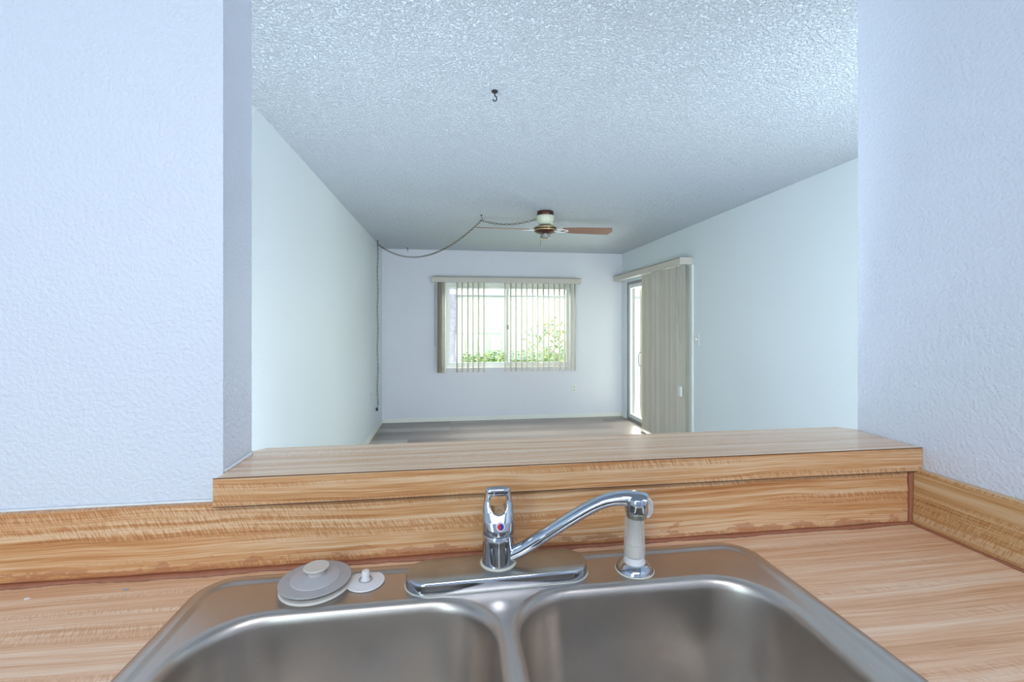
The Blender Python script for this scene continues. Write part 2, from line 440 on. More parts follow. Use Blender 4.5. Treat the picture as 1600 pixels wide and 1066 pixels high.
def px_to_x(px, Y):
    xc = (px-800)/700; c, s = math.cos(YAW), math.sin(YAW)
    return Y*(xc*c+s)/(c-xc*s)
vyc = YB-0.062
for px in pxs:
    link('slat', vane(px_to_x(px, vyc), vyc, CZ-0.635, CZ+0.57, 0.078, PI/2 + 0.21 - (px-714)/184*0.24 + random.uniform(-0.04, 0.04)), M['vane'], blind, smooth=True, angle=40)
for i, px in enumerate((685, 688.5, 692, 696)):
    link('slat', vane(px_to_x(px, vyc), vyc-0.002*i, CZ-0.640, CZ+0.57, 0.078, PI/2 - (0.45 - 0.08*i)), M['vane'], blind, smooth=True, angle=40)
link('wand', sweep([(-0.195, vyc-0.01, CZ+0.56), (-0.197, vyc-0.01, CZ+0.1), (-0.195, vyc-0.012, CZ-0.40)], 0.003, 8), M['alu_grey'], blind)
link('wand_grip', sweep([(-0.195, vyc-0.012, CZ-0.30), (-0.195, vyc-0.012, CZ-0.49)], 0.005, 8), M['plate'], blind)

# ------------------------------------------------------------------ sliding door and its blind
door = thing('door_1', (XR+0.06, (DY0+DY1)/2, 0), 'sliding glass patio door in the right wall behind the drawn-back blind', 'door', kind=S)
link('door_frame', boxes((XR+0.01, XR+0.11, DY1-0.03, DY1, 0.0, DZ), (XR+0.01, XR+0.11, DY0, DY0+0.03, 0.0, DZ),
     (XR+0.01, XR+0.11, DY0+0.03, DY1-0.03, DZ-0.035, DZ), (XR+0.01, XR+0.11, DY0+0.03, DY1-0.03, 0, 0.03)), M['alu_grey'], door)
for y0, y1, x in ((5.02, DY1-0.031, XR+0.022), (DY0+0.031, 5.08, XR+0.062)):
    z0, z1, q = 0.031, DZ-0.036, 0.05
    pn = link('door_panel', boxes((x, x+0.03, y0, y0+q, z0, z1), (x, x+0.03, y1-q, y1, z0, z1),
         (x, x+0.03, y0+q, y1-q, z0, z0+q), (x, x+0.03, y0+q, y1-q, z1-q, z1)), M['alu_white'], door)
    link('pane', boxes((x+0.012, x+0.018, y0+q, y1-q, z0+q, z1-q)), M['glass'], pn)
scr = link('screen_stile', boxes((XR+0.098, XR+0.115, 5.60, 5.66, 0.031, DZ-0.036)), M['stucco'], door)
hd = CZ-0.46
link('door_handle', sweep(catmull([(XR+0.098, 5.62, hd+0.09), (XR+0.07, 5.62, hd+0.08), (XR+0.065, 5.62, hd), (XR+0.07, 5.62, hd-0.08), (XR+0.098, 5.62, hd-0.09)], 5), 0.008, 10), M['alu_grey'], scr, smooth=True)
st('trim_1', bevelled(boxes((XR-0.018, XR-0.0005, 4.16, 4.20, 0.0, DZ+0.02)), 0.002), M['trim_paint'])

db = thing('vertical_blind', (XR-0.07, 4.9, CZ+0.58), 'beige vertical blind bunched closed in front of the sliding patio door', 'blind')
vx = XR-0.135
link('valance', bevelled(boxes((vx, vx+0.012, 4.182, 6.00, CZ+0.598, CZ+0.668), (vx+0.012, XR-0.001, 4.182, 4.194, CZ+0.598, CZ+0.668),
     (vx+0.012, XR-0.001, 5.988, 6.00, CZ+0.598, CZ+0.668)), 0.0015), M['valance'], db)
link('valance_strip', boxes((vx-0.003, vx-0.0005, 4.180, 6.00, CZ+0.661, CZ+0.670)), M['valance_edge'], db)
link('head_rail', boxes((XR-0.09, XR-0.05, 4.22, 5.96, CZ+0.605, CZ+0.64)), M['alu_white'], db)
ys = 5.165; k = 0
while ys > 4.20:
    k += 1
    a = PI/2 - (0.10 if k < 6 else 0.40 if k < 11 else 0.12) - (0, 0.10, 0.02, 0.16)[k % 4]
    link('slat', vane(XR-0.072 + 0.004*math.sin(k*1.7), ys, 0.025, CZ+0.60, 0.088, -a), M['vane'], db, smooth=True, angle=40)
    ys -= 0.060 if k < 6 else 0.032 if k < 14 else 0.060
link('cord', sweep([(XR-0.115, 4.215, CZ+0.60), (XR-0.117, 4.215, CZ-0.18)], 0.003, 8), M['alu_grey'], db)
link('wand', sweep([(XR-0.110, 4.30, CZ+0.60), (XR-0.117, 4.29, CZ-0.03)], 0.0045, 8), M['alu_grey'], db)
link('cord_weight', bevelled(boxes((XR-0.125, XR-0.105, 4.19, 4.235, CZ-0.72, CZ-0.62)), 0.003), M['plate'], db)

# ------------------------------------------------------------------ wall plates
def outlet(x, y, z, axis, label, switch=False):
    """axis: direction the plate faces"""
    t = thing('light_switch' if switch else 'wall_outlet', (x, y, z), label, 'switch' if switch else 'outlet')
    ax = Vector(axis); side = Vector((-ax.y, ax.x, 0))
    def slab(hw, hh, d0, d1, cz=0.0, bev=0.0015):
        bm = bmesh.new(); vs_ = []
        for d in (d0, d1):
            for s, u in ((-hw, -hh), (hw, -hh), (hw, hh), (-hw, hh)):
                p = Vector((x, y, z)) + ax*d + side*s + Vector((0, 0, u+cz)); vs_.append(bm.verts.new(p))
        for f in ((0,1,2,3),(4,5,6,7),(0,1,5,4),(1,2,6,5),(2,3,7,6),(3,0,4,7)): bm.faces.new([vs_[i] for i in f])
        if bev: bevelled(bm, bev)
        return bm
    link('cover_plate', slab(0.036, 0.058, 0.0005, 0.006), M['plate'], t)
    if switch: link('toggle', slab(0.005, 0.011, 0.0062, 0.018, 0.004), M['white_plastic'], t)
    else:
        for c in (-0.020, 0.020):
            r = link('receptacle', slab(0.016, 0.013, 0.0062, 0.008, c), M['alu_white'], t)
            link('slot', slab(0.007, 0.005, 0.0081, 0.0088, c, 0), M['dark'], r)
    return t
outlet(1.705, YB, CZ-0.889, (0, -1, 0), 'white duplex outlet low on the back wall beneath the window')
outlet(XL, 5.23, CZ-0.82, (1, 0, 0), 'white duplex outlet low on the left wall near the hanging chain')
outlet(XR, 4.10, CZ-0.15, (-1, 0, 0), 'white light switch on the right wall beside the door blind', True)

# ------------------------------------------------------------------ ceiling hooks and swag chain
def hook(x, y, label, r=0.004, drop=0.045, base=0.012):
    t = thing('ceiling_hook', (x, y, CEIL), label, 'hook')
    link('hook_base', lathe([(0, -0.0005), (base, -0.001), (base*0.9, -0.006), (base*0.4, -0.010), (0, -0.011)], (x, y, CEIL), 16), M['black'], t, smooth=True, angle=40)
    pts = [(x, y, CEIL-0.008), (x, y, CEIL-drop*0.45)]
    for i in range(9):
        a = PI/2 - i*1.35*PI/8 if False else PI/2 + i*(-1.4*PI)/8
        pts.append((x + 0.25*drop*math.cos(a)*0.8, y, CEIL-drop*0.72 + 0.25*drop*math.sin(a)))
    link('hook_rod', sweep(pts, r*0.5, 8), M['black'], t, smooth=True)
    return t
hook(0.188, 1.891, 'small black swag hook alone in the middle of the ceiling, nearest the kitchen', 0.005, 0.045, 0.014)
hook(0.281, 4.05, 'small dark ceiling hook between fan and corner, chain draped through it', 0.005, 0.05, 0.010)
hook(-0.846, 5.46, 'small dark ceiling hook above the left wall where chain turns down', 0.005, 0.04, 0.010)
hook(-0.544, 5.93, 'small dark empty ceiling hook close to the back wall', 0.006, 0.04, 0.010)

swag = thing('swag_chain', (-0.846, 5.46, CEIL-0.05), 'aged brass swag chain draped from fan over hooks down the left corner', 'chain')
def sag(a, b, drop, n=24):
    a, b = Vector(a), Vector(b)
    return [a.lerp(b, i/n) - Vector((0, 0, drop*4*(i/n)*(1-i/n))) for i in range(n+1)]
A = (0.775, 3.87, CZ+0.935); B_ = (0.281, 4.05, CZ+0.940); C_ = (-0.846, 5.46, CZ+0.948)
p1 = sag(A, B_, 0.045, 16); p2 = sag(B_, C_, 0.235, 36)
p3 = [Vector((-0.846 + 0.004*math.sin(i*0.7), 5.46, CZ+0.948-i*0.05)) for i in range(39)]
p3.append(Vector((-0.853, 5.46, CZ-0.985)))
path = p1 + p2[1:] + p3[1:]
def resample(P, step):
    out = [P[0].copy()]; acc = 0
    for a, b in zip(P, P[1:]):
        L = (b-a).length; pos = step-acc
        while pos <= L:
            out.append(a.lerp(b, pos/L)); pos += step
        acc = (acc + L) % step
    return out
rs = resample(path, 0.026)
bm = bmesh.new()
for i, (a, b) in enumerate(zip(rs, rs[1:])):
    t = (b-a).normalized(); ref = Vector((0, 0, 1)) if abs(t.z) < 0.8 else Vector((1, 0, 0))
    s = t.cross(ref).normalized(); u = s.cross(t)
    if i % 2: s = u
    mid = (a+b)/2; loop = []
    for k in range(10):
        an = 2*PI*k/10; loop.append(mid + t*0.0175*math.cos(an) + s*0.0105*math.sin(an))
    ring = []
    nrm = t.cross(s)
    for k in range(10):
        tt = (loop[(k+1) % 10]-loop[k-1]).normalized(); ss = tt.cross(nrm)
        ring.append([bm.verts.new(loop[k] + ss*0.0018*math.cos(2*PI*q/5) + nrm*0.0018*math.sin(2*PI*q/5)) for q in range(5)])
    for k in range(10):
        for q in range(5):
            bm.faces.new((ring[k][q], ring[k][(q+1) % 5], ring[(k+1) % 10][(q+1) % 5], ring[(k+1) % 10][q]))
link('chain_links', bm, M['chain'], swag, smooth=True)
link('cord', sweep([p for p in path], 0.0018, 6), M['chain'], swag, smooth=True)
link('plug', bevelled(boxes((-0.865, -0.842, 5.445, 5.475, CZ-1.022, CZ-0.985)), 0.003), M['black'], swag)

# ------------------------------------------------------------------ ceiling fan
FX, FY = 0.83, 3.86
fan = thing('ceiling_fan', (FX, FY, CEIL), 'two-bladed brown and brass ceiling fan with cream canopy hung loose near the window', 'fan')
link('mounting_bracket', lathe([(0, -0.0005), (0.072, -0.001), (0.074, -0.030), (0.066, -0.045), (0, -0.045)], (FX, FY, CEIL), 24), M['bronze'], fan, smooth=True, angle=40)
link('canopy', lathe([(0.0, -0.040), (0.078, -0.040), (0.080, -0.046), (0.077, -0.07), (0.066, -0.10), (0.048, -0.122), (0.0, -0.124)], (FX, FY, CEIL), 32), M['cream'], fan, smooth=True, angle=50)
link('motor_housing', lathe([(0, -0.122), (0.052, -0.123), (0.085, -0.132), (0.098, -0.142), (0.098, -0.170), (0.085, -0.182), (0.055, -0.193), (0, -0.194)], (FX, FY, CEIL), 40), M['bronze'], fan, smooth=True, angle=50)
for z in (-0.145, -0.166):
    link('brass_band', lathe([(0.095, z-0.005), (0.101, z-0.005), (0.102, z), (0.101, z+0.005), (0.095, z+0.005)], (FX, FY, CEIL), 40), M['brass'], fan, smooth=True, angle=50)
link('switch_housing', lathe([(0, -0.194), (0.026, -0.195), (0.026, -0.204), (0.044, -0.208), (0.045, -0.232), (0.030, -0.243), (0, -0.245)], (FX, FY, CEIL), 32), M['nickel'], fan, smooth=True, angle=50)
link('pull_chain', sweep([(FX-0.040, FY-0.02, CEIL-0.215), (FX-0.046, FY-0.02, CEIL-0.225), (FX-0.046, FY-0.02, CEIL-0.305)], 0.0018, 6), M['chain'], fan)
def blade(azim, pitch):
    R = Matrix.Rotation(azim, 3, 'Z') @ Matrix.Rotation(pitch, 3, 'X')
    o = Vector((FX, FY, CEIL-0.158))
    out = [(0.150, -0.036), (0.165, -0.046), (0.30, -0.058), (0.585, -0.066), (0.612, 0.0), (0.585, 0.066), (0.30, 0.058), (0.165, 0.046), (0.150, 0.036)]
    bm = bmesh.new()
    lo = [bm.verts.new(o + R @ Vector((x, y, -0.003))) for x, y in out]; hi = [bm.verts.new(o + R @ Vector((x, y, 0.003))) for x, y in out]
    bm.faces.new(lo[::-1]); bm.faces.new(hi); bridge(bm, lo, hi)
    b = link('blade', bm, M['blade'], fan)
    bm = bmesh.new()
    for sy in (-1, 1):
        sweep([o + R @ Vector(p) for p in ((0.085, 0.006*sy, -0.004), (0.115, 0.020*sy, -0.008), (0.155, 0.028*sy, -0.008), (0.195, 0.012*sy, -0.007), (0.205, 0.0, -0.007))], 0.005, 8, bm)
    link('blade_arm', bm, M['alu_white'], b, smooth=True)
blade(math.radians(-1.0), math.radians(-13))
blade(math.radians(181.0), math.radians(-13))

# ------------------------------------------------------------------ counter, backsplash, ledge
ZC = CZ - 0.377
ZB = CZ - 0.274
ZL = CZ - 0.2315
SX0, SX1, SY0, SY1 = -0.353, 0.497, 0.152, 0.712     # sink rim
bm = bmesh.new()
o0 = [(KL+0.001, 0.09), (0.866, 0.09), (0.866, 0.752), (KL+0.001, 0.752)]
cut = rrect(SX0+0.015, SX1-0.015, SY0+0.015, SY1-0.015, 0.04, 6)
top = ring_of(bm, o0, ZC); bot = ring_of(bm, o0, ZC-0.038); ct = ring_of(bm, cut, ZC); cb = ring_of(bm, cut, ZC-0.038)
bridge(bm, bot, top); bridge(bm, cb, ct); fill(bm, [top, ct]); fill(bm, [bot, cb])
link('countertop', bm, M['wood_counter'], label='wood-grain laminate countertop around the double sink', cat='countertop')
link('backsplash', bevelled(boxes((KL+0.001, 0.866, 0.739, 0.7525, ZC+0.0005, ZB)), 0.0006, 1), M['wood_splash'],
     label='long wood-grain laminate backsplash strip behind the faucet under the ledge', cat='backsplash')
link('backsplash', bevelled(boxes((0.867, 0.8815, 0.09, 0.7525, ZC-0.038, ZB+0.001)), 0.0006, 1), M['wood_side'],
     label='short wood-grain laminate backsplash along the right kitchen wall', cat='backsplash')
# pass-through ledge with clipped far corners
bm = bmesh.new()
lp = [(XJ+0.002, 0.730), (0.8805, 0.730), (0.8805, 0.8675), (0.894, 0.8675), (0.863, 0.903), (-0.343+0.004, 0.893), (-0.375, 0.860), (XJ+0.002, 0.8575)]
lo = ring_of(bm, lp, ZB+0.0015); hi = ring_of(bm, lp, ZL); bridge(bm, lo, hi); bm.faces.new(hi); bm.faces.new(lo[::-1])
led = link('pass_through_ledge', bm, M['wood_ledge'], label='raised wood-grain laminate ledge capping the pass-through half wall', cat='ledge')
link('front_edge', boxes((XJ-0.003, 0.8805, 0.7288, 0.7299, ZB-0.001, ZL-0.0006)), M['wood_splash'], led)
link('edge_seam', boxes((XJ-0.003, 0.8805, 0.7284, 0.7292, ZL-0.0014, ZL-0.0002), (XJ-0.003, 0.8805, 0.7284, 0.7382, ZB-0.0022, ZB-0.0010)), M['seam'], led)

def caulk_bead(p, d, up, out, length, wu, wo, seed, bm, n=260):
    """ragged cove of sealant: p start, d direction, up/out the two faces it sticks to"""
    rnd = random.Random(seed); p, d, up, out = Vector(p), Vector(d), Vector(up), Vector(out)
    prev = None; a = b = 1.0
    for i in range(n+1):
        a += rnd.uniform(-0.12, 0.12) + (1-a)*0.1; b += rnd.uniform(-0.12, 0.12) + (1-b)*0.1
        a = min(1.5, max(0.6, a)); b = min(1.5, max(0.6, b)); q = p + d*length*i/n
        fu = wu(i/n)*a; fo = wo(i/n)*b
        row = [bm.verts.new(q + up*fu + out*0.0003), bm.verts.new(q + up*fu*0.35 + out*fo*0.25 + out*0.0012 + up*0.0008), bm.verts.new(q + out*fo + up*0.0003), bm.verts.new(q)]
        if prev:
            for k in range(4): bm.faces.new((prev[k], prev[(k+1) % 4], row[(k+1) % 4], row[k]))
        else: bm.faces.new(row)
        prev = row
    bm.faces.new(prev[::-1]); return bm
bm = bmesh.new()
caulk_bead((KL+0.002, 0.739, ZC), (1, 0, 0), (0, 0, 1), (0, -1, 0), 0.866-KL-0.003, lambda t: 0.0022 + 0.002*t, lambda t: 0.018 - 0.011*t, 1, bm, 420)
caulk_bead((0.867, 0.739, ZC), (0, -1, 0), (0, 0, 1), (-1, 0, 0), 0.62, lambda t: 0.003, lambda t: 0.005, 2, bm, 80)
caulk_bead((0.867, 0.739, ZC), (0, 0, 1), (0, -1, 0), (-1, 0, 0), 0.100, lambda t: 0.005, lambda t: 0.007, 3, bm, 20)
st('trim_2', bm, M['caulk'], smooth=True, label='smeared reddish brown caulk bead where counter meets backsplash')
bm = bmesh.new()
caulk_bead((KL+0.002, 0.753, ZB), (1, 0, 0), (0, 0, 1), (0, -1, 0), XJ-KL-0.004, lambda t: 0.004, lambda t: 0.004, 5, bm, 60)
caulk_bead((XJ, 0.756, ZL), (0, 1, 0), (0, 0, 1), (1, 0, 0), 0.098, lambda t: 0.006, lambda t: 0.003, 6, bm, 24)
st('trim_3', bm, M['white_caulk'], smooth=True)

# ------------------------------------------------------------------ sink
sink = thing('double_sink', ((SX0+SX1)/2, (SY0+SY1)/2, ZC), 'stainless steel double-bowl drop-in kitchen sink with worn brushed finish', 'sink')
DK = ZC + 0.0032
bm = bmesh.new(); N = 10
def rr(off, z, r=0.052): return ring_of(bm, rrect(SX0+off, SX1-off, SY0+off, SY1-off, max(0.01, r-off), N), z)
prof = [(0.0, 0.0004), (0.0006, 0.0022), (0.003, 0.0052), (0.007, 0.0068), (0.012, 0.0074), (0.0165, 0.0072), (0.0195, 0.0060), (0.0225, 0.0038), (0.026, 0.0032)]
loops = [rr(o, ZC+z) for o, z in prof]
for a, b in zip(loops, loops[1:]): bridge(bm, a, b)
bowls = [(-0.312, 0.060, 0.215, 0.617), (0.082, 0.452, 0.215, 0.618)]
inner = []
for x0, x1, y0, y1 in bowls: inner.append(ring_of(bm, rrect(x0-0.008, x1+0.008, y0-0.008, y1+0.008, 0.091, N), DK))
fill(bm, [loops[-1]] + inner)
link('sink_deck', bm, M['steel'], sink, smooth=True, angle=60)
for (x0, x1, y0, y1) in bowls:
    bm = bmesh.new()
    pr = [(-0.008, 0.0), (-0.005, -0.0003), (-0.001, -0.0018), (0.0025, -0.0050), (0.0045, -0.0100), (0.0055, -0.015), (0.007, -0.03), (0.013, -0.10), (0.018, -0.140), (0.024, -0.158), (0.036, -0.172), (0.055, -0.178), (0.09, -0.180)]
    L_ = []
    for o, z in pr: L_.append(ring_of(bm, rrect(x0+o, x1-o, y0+o, y1-o, max(0.03, 0.085-(o if o < 0 else o*0.5) - (0.002 if o < -0.006 else 0)), N), DK+z))
    for a, b in zip(L_, L_[1:]): bridge(bm, a, b)
    cx, cy = (x0+x1)/2, (y0+y1)/2
    dr = [bm.verts.new((cx + 0.045*math.cos(2*PI*i/32), cy + 0.045*math.sin(2*PI*i/32), DK-0.182)) for i in range(32)]
    fill(bm, [L_[-1], dr]); bm.faces.new(dr)
    bo = link('bowl', bm, M['steel'], sink, smooth=True, angle=60)
    link('drain', lathe([(0.0, -0.1810), (0.018, -0.1808), (0.024, -0.1795), (0.040, -0.1795), (0.046, -0.1805), (0.047, -0.1818)], (cx, cy, DK), 32), M['chrome'], bo, smooth=True, angle=40)

# ------------------------------------------------------------------ faucet
FCX, FCY = 0.0715, 0.667
fau = thing('faucet', (FCX, FCY, DK), 'chrome single-handle kitchen faucet with loop handle and angled spout', 'faucet')
RA = math.radians(1.4)
def plate_ring(bm, hw, hd, z, ox=0.0, n=12):
    pts = rrect(-hw, hw, -hd, hd, hd*0.98, n); c, s = math.cos(RA), math.sin(RA)
    # front edge bulges toward the middle
    out = []
    for x, y in pts:
        bulge = 0.0045*(1-(x/hw)**2) * (-1 if y < 0 else 1)
        y += bulge; out.append(bm.verts.new((FCX + ox + x*c - y*s, FCY - 0.006 + x*s + y*c, z)))
    return out
bm = bmesh.new()
pl = [(0.1345, 0.0320, 0.0003), (0.1350, 0.0325, 0.003), (0.1338, 0.0316, 0.0135), (0.1325, 0.0306, 0.0162), (0.1300, 0.0288, 0.0176), (0.080, 0.012, 0.0182)]
R_ = [plate_ring(bm, a, b, DK+z) for a, b, z in pl]
for a, b in zip(R_, R_[1:]): bridge(bm, a, b)
bm.faces.new(R_[-1]); bm.faces.new(R_[0][::-1])
for f in bm.faces: f.material_index = 1 if min(v.co.z for v in f.verts) > DK+0.0158 else 0
esc = link('escutcheon', bm, [M['chrome'], M['chrome_worn']], fau, smooth=True, angle=50)
bm = bmesh.new()
a = plate_ring(bm, 0.1362, 0.0335, DK+0.0002); b = plate_ring(bm, 0.1345, 0.032, DK+0.0008); bridge(bm, a, b); bm.faces.new(b); bm.faces.new(a[::-1])
link('limescale_rim', bm, M['scale'], esc)
ZP = DK + 0.0178
body = link('faucet_body', lathe([(0, 0.0), (0.0242, 0.0), (0.0245, 0.003), (0.0238, 0.006), (0.0236, 0.030), (0.0236, 0.0445), (0.0228, 0.046), (0, 0.046)], (FCX, FCY, ZP), 64), M['chrome'], fau, smooth=True, angle=40)
link('limescale_ring', lathe([(0.0240, 0.0003), (0.0275, 0.0003), (0.0262, 0.0022), (0.0240, 0.0028)], (FCX, FCY, ZP), 48), M['scale'], fau, smooth=True)

def finish_solid(bm, name, mat, parent, voxel, smooth_it=6):
    o = link(name, bm, mat, parent, smooth=True)
    m = o.modifiers.new('r', 'REMESH'); m.mode = 'VOXEL'; m.voxel_size = voxel; m.use_smooth_shade = True
    m2 = o.modifiers.new('s', 'CORRECTIVE_SMOOTH') if False else o.modifiers.new('s', 'SMOOTH'); m2.factor = 0.5; m2.iterations = smooth_it
    return o
# loop handle: rounded lofted shell with an opening near the top
ZH = ZP + 0.0465
HT = (CZ - 0.2455) - ZH
def hsec(t):
    # half width, half depth, forward lean
    hw = [(0, .0236), (.12, .0247), (.30, .0245), (.50, .0232), (.70, .0215), (.90, .0196), (1.0, .0175)]
    hd_ = [(0, .0236), (.12, .0240), (.30, .0215), (.50, .0150), (.70, .0095), (.85, .0090), (.95, .0085), (1.0, .0065)]
    ln = [(0, 0.0), (.12, 0.0), (.30, 0.001), (.50, 0.003), (.70, 0.004), (.90, 0.004), (1.0, 0.003)]
    def it(T):
        for (a, va), (b, vb) in zip(T, T[1:]):
            if t <= b: 
                q = (t-a)/(b-a); return va + (vb-va)*q
        return T[-1][1]
    return it(hw), it(hd_), it(ln)
bm = bmesh.new(); rings = []
NS = 40; SEG = 40
for i in range(NS+1):
    t = i/NS; hw, hd_, ln = hsec(t); pw = 2.0 + 1.2*min(1, t*1.6)
    ring = []
    for k in range(SEG):
        a = 2*PI*k/SEG; ca, sa = math.cos(a), math.sin(a)
        ring.append(bm.verts.new((FCX + hw*math.copysign(abs(ca)**(2/pw), ca), FCY + ln + hd_*math.copysign(abs(sa)**(2/pw), sa), ZH + t*HT)))
    rings.append(ring)
for a, b in zip(rings, rings[1:]): bridge(bm, a, b)
bm.faces.new(rings[0][::-1]); bm.faces.new(rings[-1])
me = bpy.data.meshes.new('tmp_handle'); bmesh.ops.recalc_face_normals(bm, faces=bm.faces); bm.to_mesh(me); bm.free()
ho = bpy.data.objects.new('handle', me); COL.objects.link(ho)
bm = bmesh.new()
z0h, z1h = ZH+HT*0.46, ZH+HT*0.84
hole = []
for k in range(13): 
    a = PI + PI*k/12; hole.append((FCX + 0.0125*math.cos(a), z0h + 0.012 + 0.012*math.sin(a)))
for k in range(5):
    a = PI/2*k/4; hole.append((FCX + 0.0085 + 0.0035*math.cos(a), z1h - 0.0035 + 0.0035*math.sin(a)))
for k in range(5):
    a = PI/2 + PI/2*k/4; hole.append((FCX - 0.0085 + 0.0035*math.cos(a), z1h - 0.0035 + 0.0035*math.sin(a)))
fr = [bm.verts.new((x, FCY-0.06, z)) for x, z in hole]; bk = [bm.verts.new((x, FCY+0.06, z)) for x, z in hole]
bridge(bm, fr, bk); bm.faces.new(fr[::-1]); bm.faces.new(bk)
bmesh.ops.recalc_face_normals(bm, faces=bm.faces)
cm = bpy.data.meshes.new('tmp_cut'); bm.to_mesh(cm); bm.free(); co = bpy.data.objects.new('tmp_cut', cm); COL.objects.link(co)
bo_ = ho.modifiers.new('b', 'BOOLEAN'); bo_.object = co; bo_.operation = 'DIFFERENCE'; bo_.solver = 'EXACT'
m = ho.modifiers.new('r', 'REMESH'); m.mode = 'VOXEL'; m.voxel_size = 0.0007; m.use_smooth_shade = True
m = ho.modifiers.new('s', 'SMOOTH'); m.factor = 0.5; m.iterations = 14
dg = bpy.context.evaluated_depsgraph_get(); dg.update()
nm = bpy.data.meshes.new_from_object(ho.evaluated_get(dg)); nm.name = 'handle'
bpy.data.objects.remove(co); bpy.data.objects.remove(ho)
han = bpy.data.objects.new('handle', nm); COL.objects.link(han); nm.materials.clear(); nm.materials.append(M['chrome'])
for p in nm.polygons: p.use_smooth = True
han.parent = fau; han.matrix_parent_inverse = Matrix.Translation(-Vector(fau.location))
# temperature dot, facing forward on the sloping face
dz = CZ - 0.2935; dyy = FCY - 0.0218
AX = Matrix.Rotation(math.radians(74), 3, 'X')
dot = link('temperature_dot', lathe([(0.0, 0.0022), (0.0062, 0.0022), (0.0068, 0.0010), (0.0068, -0.004)], (FCX+0.001, dyy, dz), 32, axis=AX), M['white_plastic'], han, smooth=True, angle=40)
for nm_, a0, mt in (('red_half', PI/2, M['red']), ('blue_half', -PI/2, M['blue'])):
    bm = bmesh.new(); c = Vector((FCX+0.001, dyy, dz))
    vsx = [bm.verts.new(c + AX @ Vector((0.0046*math.cos(a0+PI*k/16), 0.0046*math.sin(a0+PI*k/16), 0.0028))) for k in range(17)]
    vsy = [bm.verts.new(c + AX @ Vector((0.0046*math.cos(a0+PI*k/16), 0.0046*math.sin(a0+PI*k/16), 0.0020))) for k in range(17)]
    bm.faces.new(vsx); bm.faces.new(vsy[::-1]); bridge(bm, vsy, vsx)
    link(nm_, bm, mt, dot)
# spout
ph = math.radians(-20); e = Vector((math.cos(ph), math.sin(ph), 0)); o_ = Vector((FCX, FCY, CZ))
sp = [(0.004, -0.3500), (0.030, -0.336), (0.05, -0.3225), (0.10, -0.2865), (0.14, -0.2595), (0.165, -0.2485), (0.185, -0.2450), (0.203, -0.2460), (0.212, -0.2490)]
pts = catmull([o_ + e*s + Vector((0, 0, z)) for s, z in sp], 6)
n = len(pts)
rad = [0.0108 if i/n < 0.3 else 0.0102 + 0.0040*max(0, (i/n-0.6)/0.4) for i in range(n)]
bm = sweep(pts, rad, 24, None, 0.92)
hc = o_ + e*0.2
lathe([(0, -0.0375*0-0.2385), (0.010, -0.2375), (0.0150, -0.2430), (0.0160, -0.250), (0.0160, -0.262), (0, -0.262)], (hc.x, hc.y, CZ), 32, bm)
spo = finish_solid(bm, 'spout', M['chrome'], fau, 0.0010, 8)
link('aerator', lathe([(0, -0.2610), (0.0148, -0.2615), (0.0150, -0.2640), (0.0140, -0.2645), (0.0138, -0.2700), (0.0, -0.2700)], (hc.x, hc.y, CZ), 32), M['chrome_worn'], spo, smooth=True, angle=40)

# ------------------------------------------------------------------ side sprayer
SXC, SYC = 0.279, 0.652
spr = thing('side_sprayer', (SXC, SYC, DK), 'white and clear pull-out side sprayer in a chrome holder right of faucet', 'sprayer')
link('holder', lathe([(0.0275, 0.0003), (0.0272, 0.0030), (0.0245, 0.0080), (0.0200, 0.0115), (0.0172, 0.0125), (0.0150, 0.0120), (0.0, 0.0115)], (SXC, SYC, DK), 48), M['chrome'], spr, smooth=True, angle=60)
link('limescale_ring', lathe([(0.0270, 0.0002), (0.0292, 0.0003), (0.0278, 0.0020)], (SXC, SYC, DK), 48), M['scale'], spr)
link('collar', lathe([(0.0, 0.0110), (0.0162, 0.0118), (0.0162, 0.0145), (0.0150, 0.0170), (0.0148, 0.0215), (0.0, 0.0215)], (SXC, SYC, DK), 40), M['white_plastic'], spr, smooth=True, angle=40)
link('grip_core', lathe([(0.0, 0.0225), (0.0138, 0.0225), (0.0136, 0.0400), (0.0105, 0.0410), (0.0100, 0.083), (0.0115, 0.087), (0.0, 0.088)], (SXC, SYC, DK), 32), M['pearl'], spr, smooth=True, angle=40)
link('clear_sleeve', lathe([(0.0, 0.0217), (0.0154, 0.0220), (0.0157, 0.035), (0.0150, 0.060), (0.0140, 0.086), (0.0132, 0.0895), (0.0, 0.0900)], (SXC, SYC, DK), 40), M['cloudy'], spr, smooth=True, angle=40)
hdir = Vector((0.55, -0.80, 0.10)).normalized(); R3 = hdir.to_track_quat('Z', 'Y').to_matrix()
hcn = Vector((SXC+0.0145, SYC-0.004, DK+0.0955))
hdp = link('spray_head', lathe([(0, -0.020), (0.009, -0.018), (0.0125, -0.006), (0.0145, 0.0), (0.0150, 0.004), (0.0145, 0.006), (0.0, 0.006)], hcn, 32, axis=R3), M['white_plastic'], spr, smooth=True, angle=40)
bm = bmesh.new()
for r_, cnt in ((0.010, 22), (0.0065, 14)):
    for k in range(cnt):
        a = 2*PI*k/cnt; c = hcn + R3 @ Vector((r_*math.cos(a), r_*math.sin(a), 0.0061))
        lathe([(0, 0.0006), (0.0006, 0.0004), (0.0006, 0)], c, 6, bm, axis=R3)
link('nozzle_holes', bm, M['dark'], hdp)

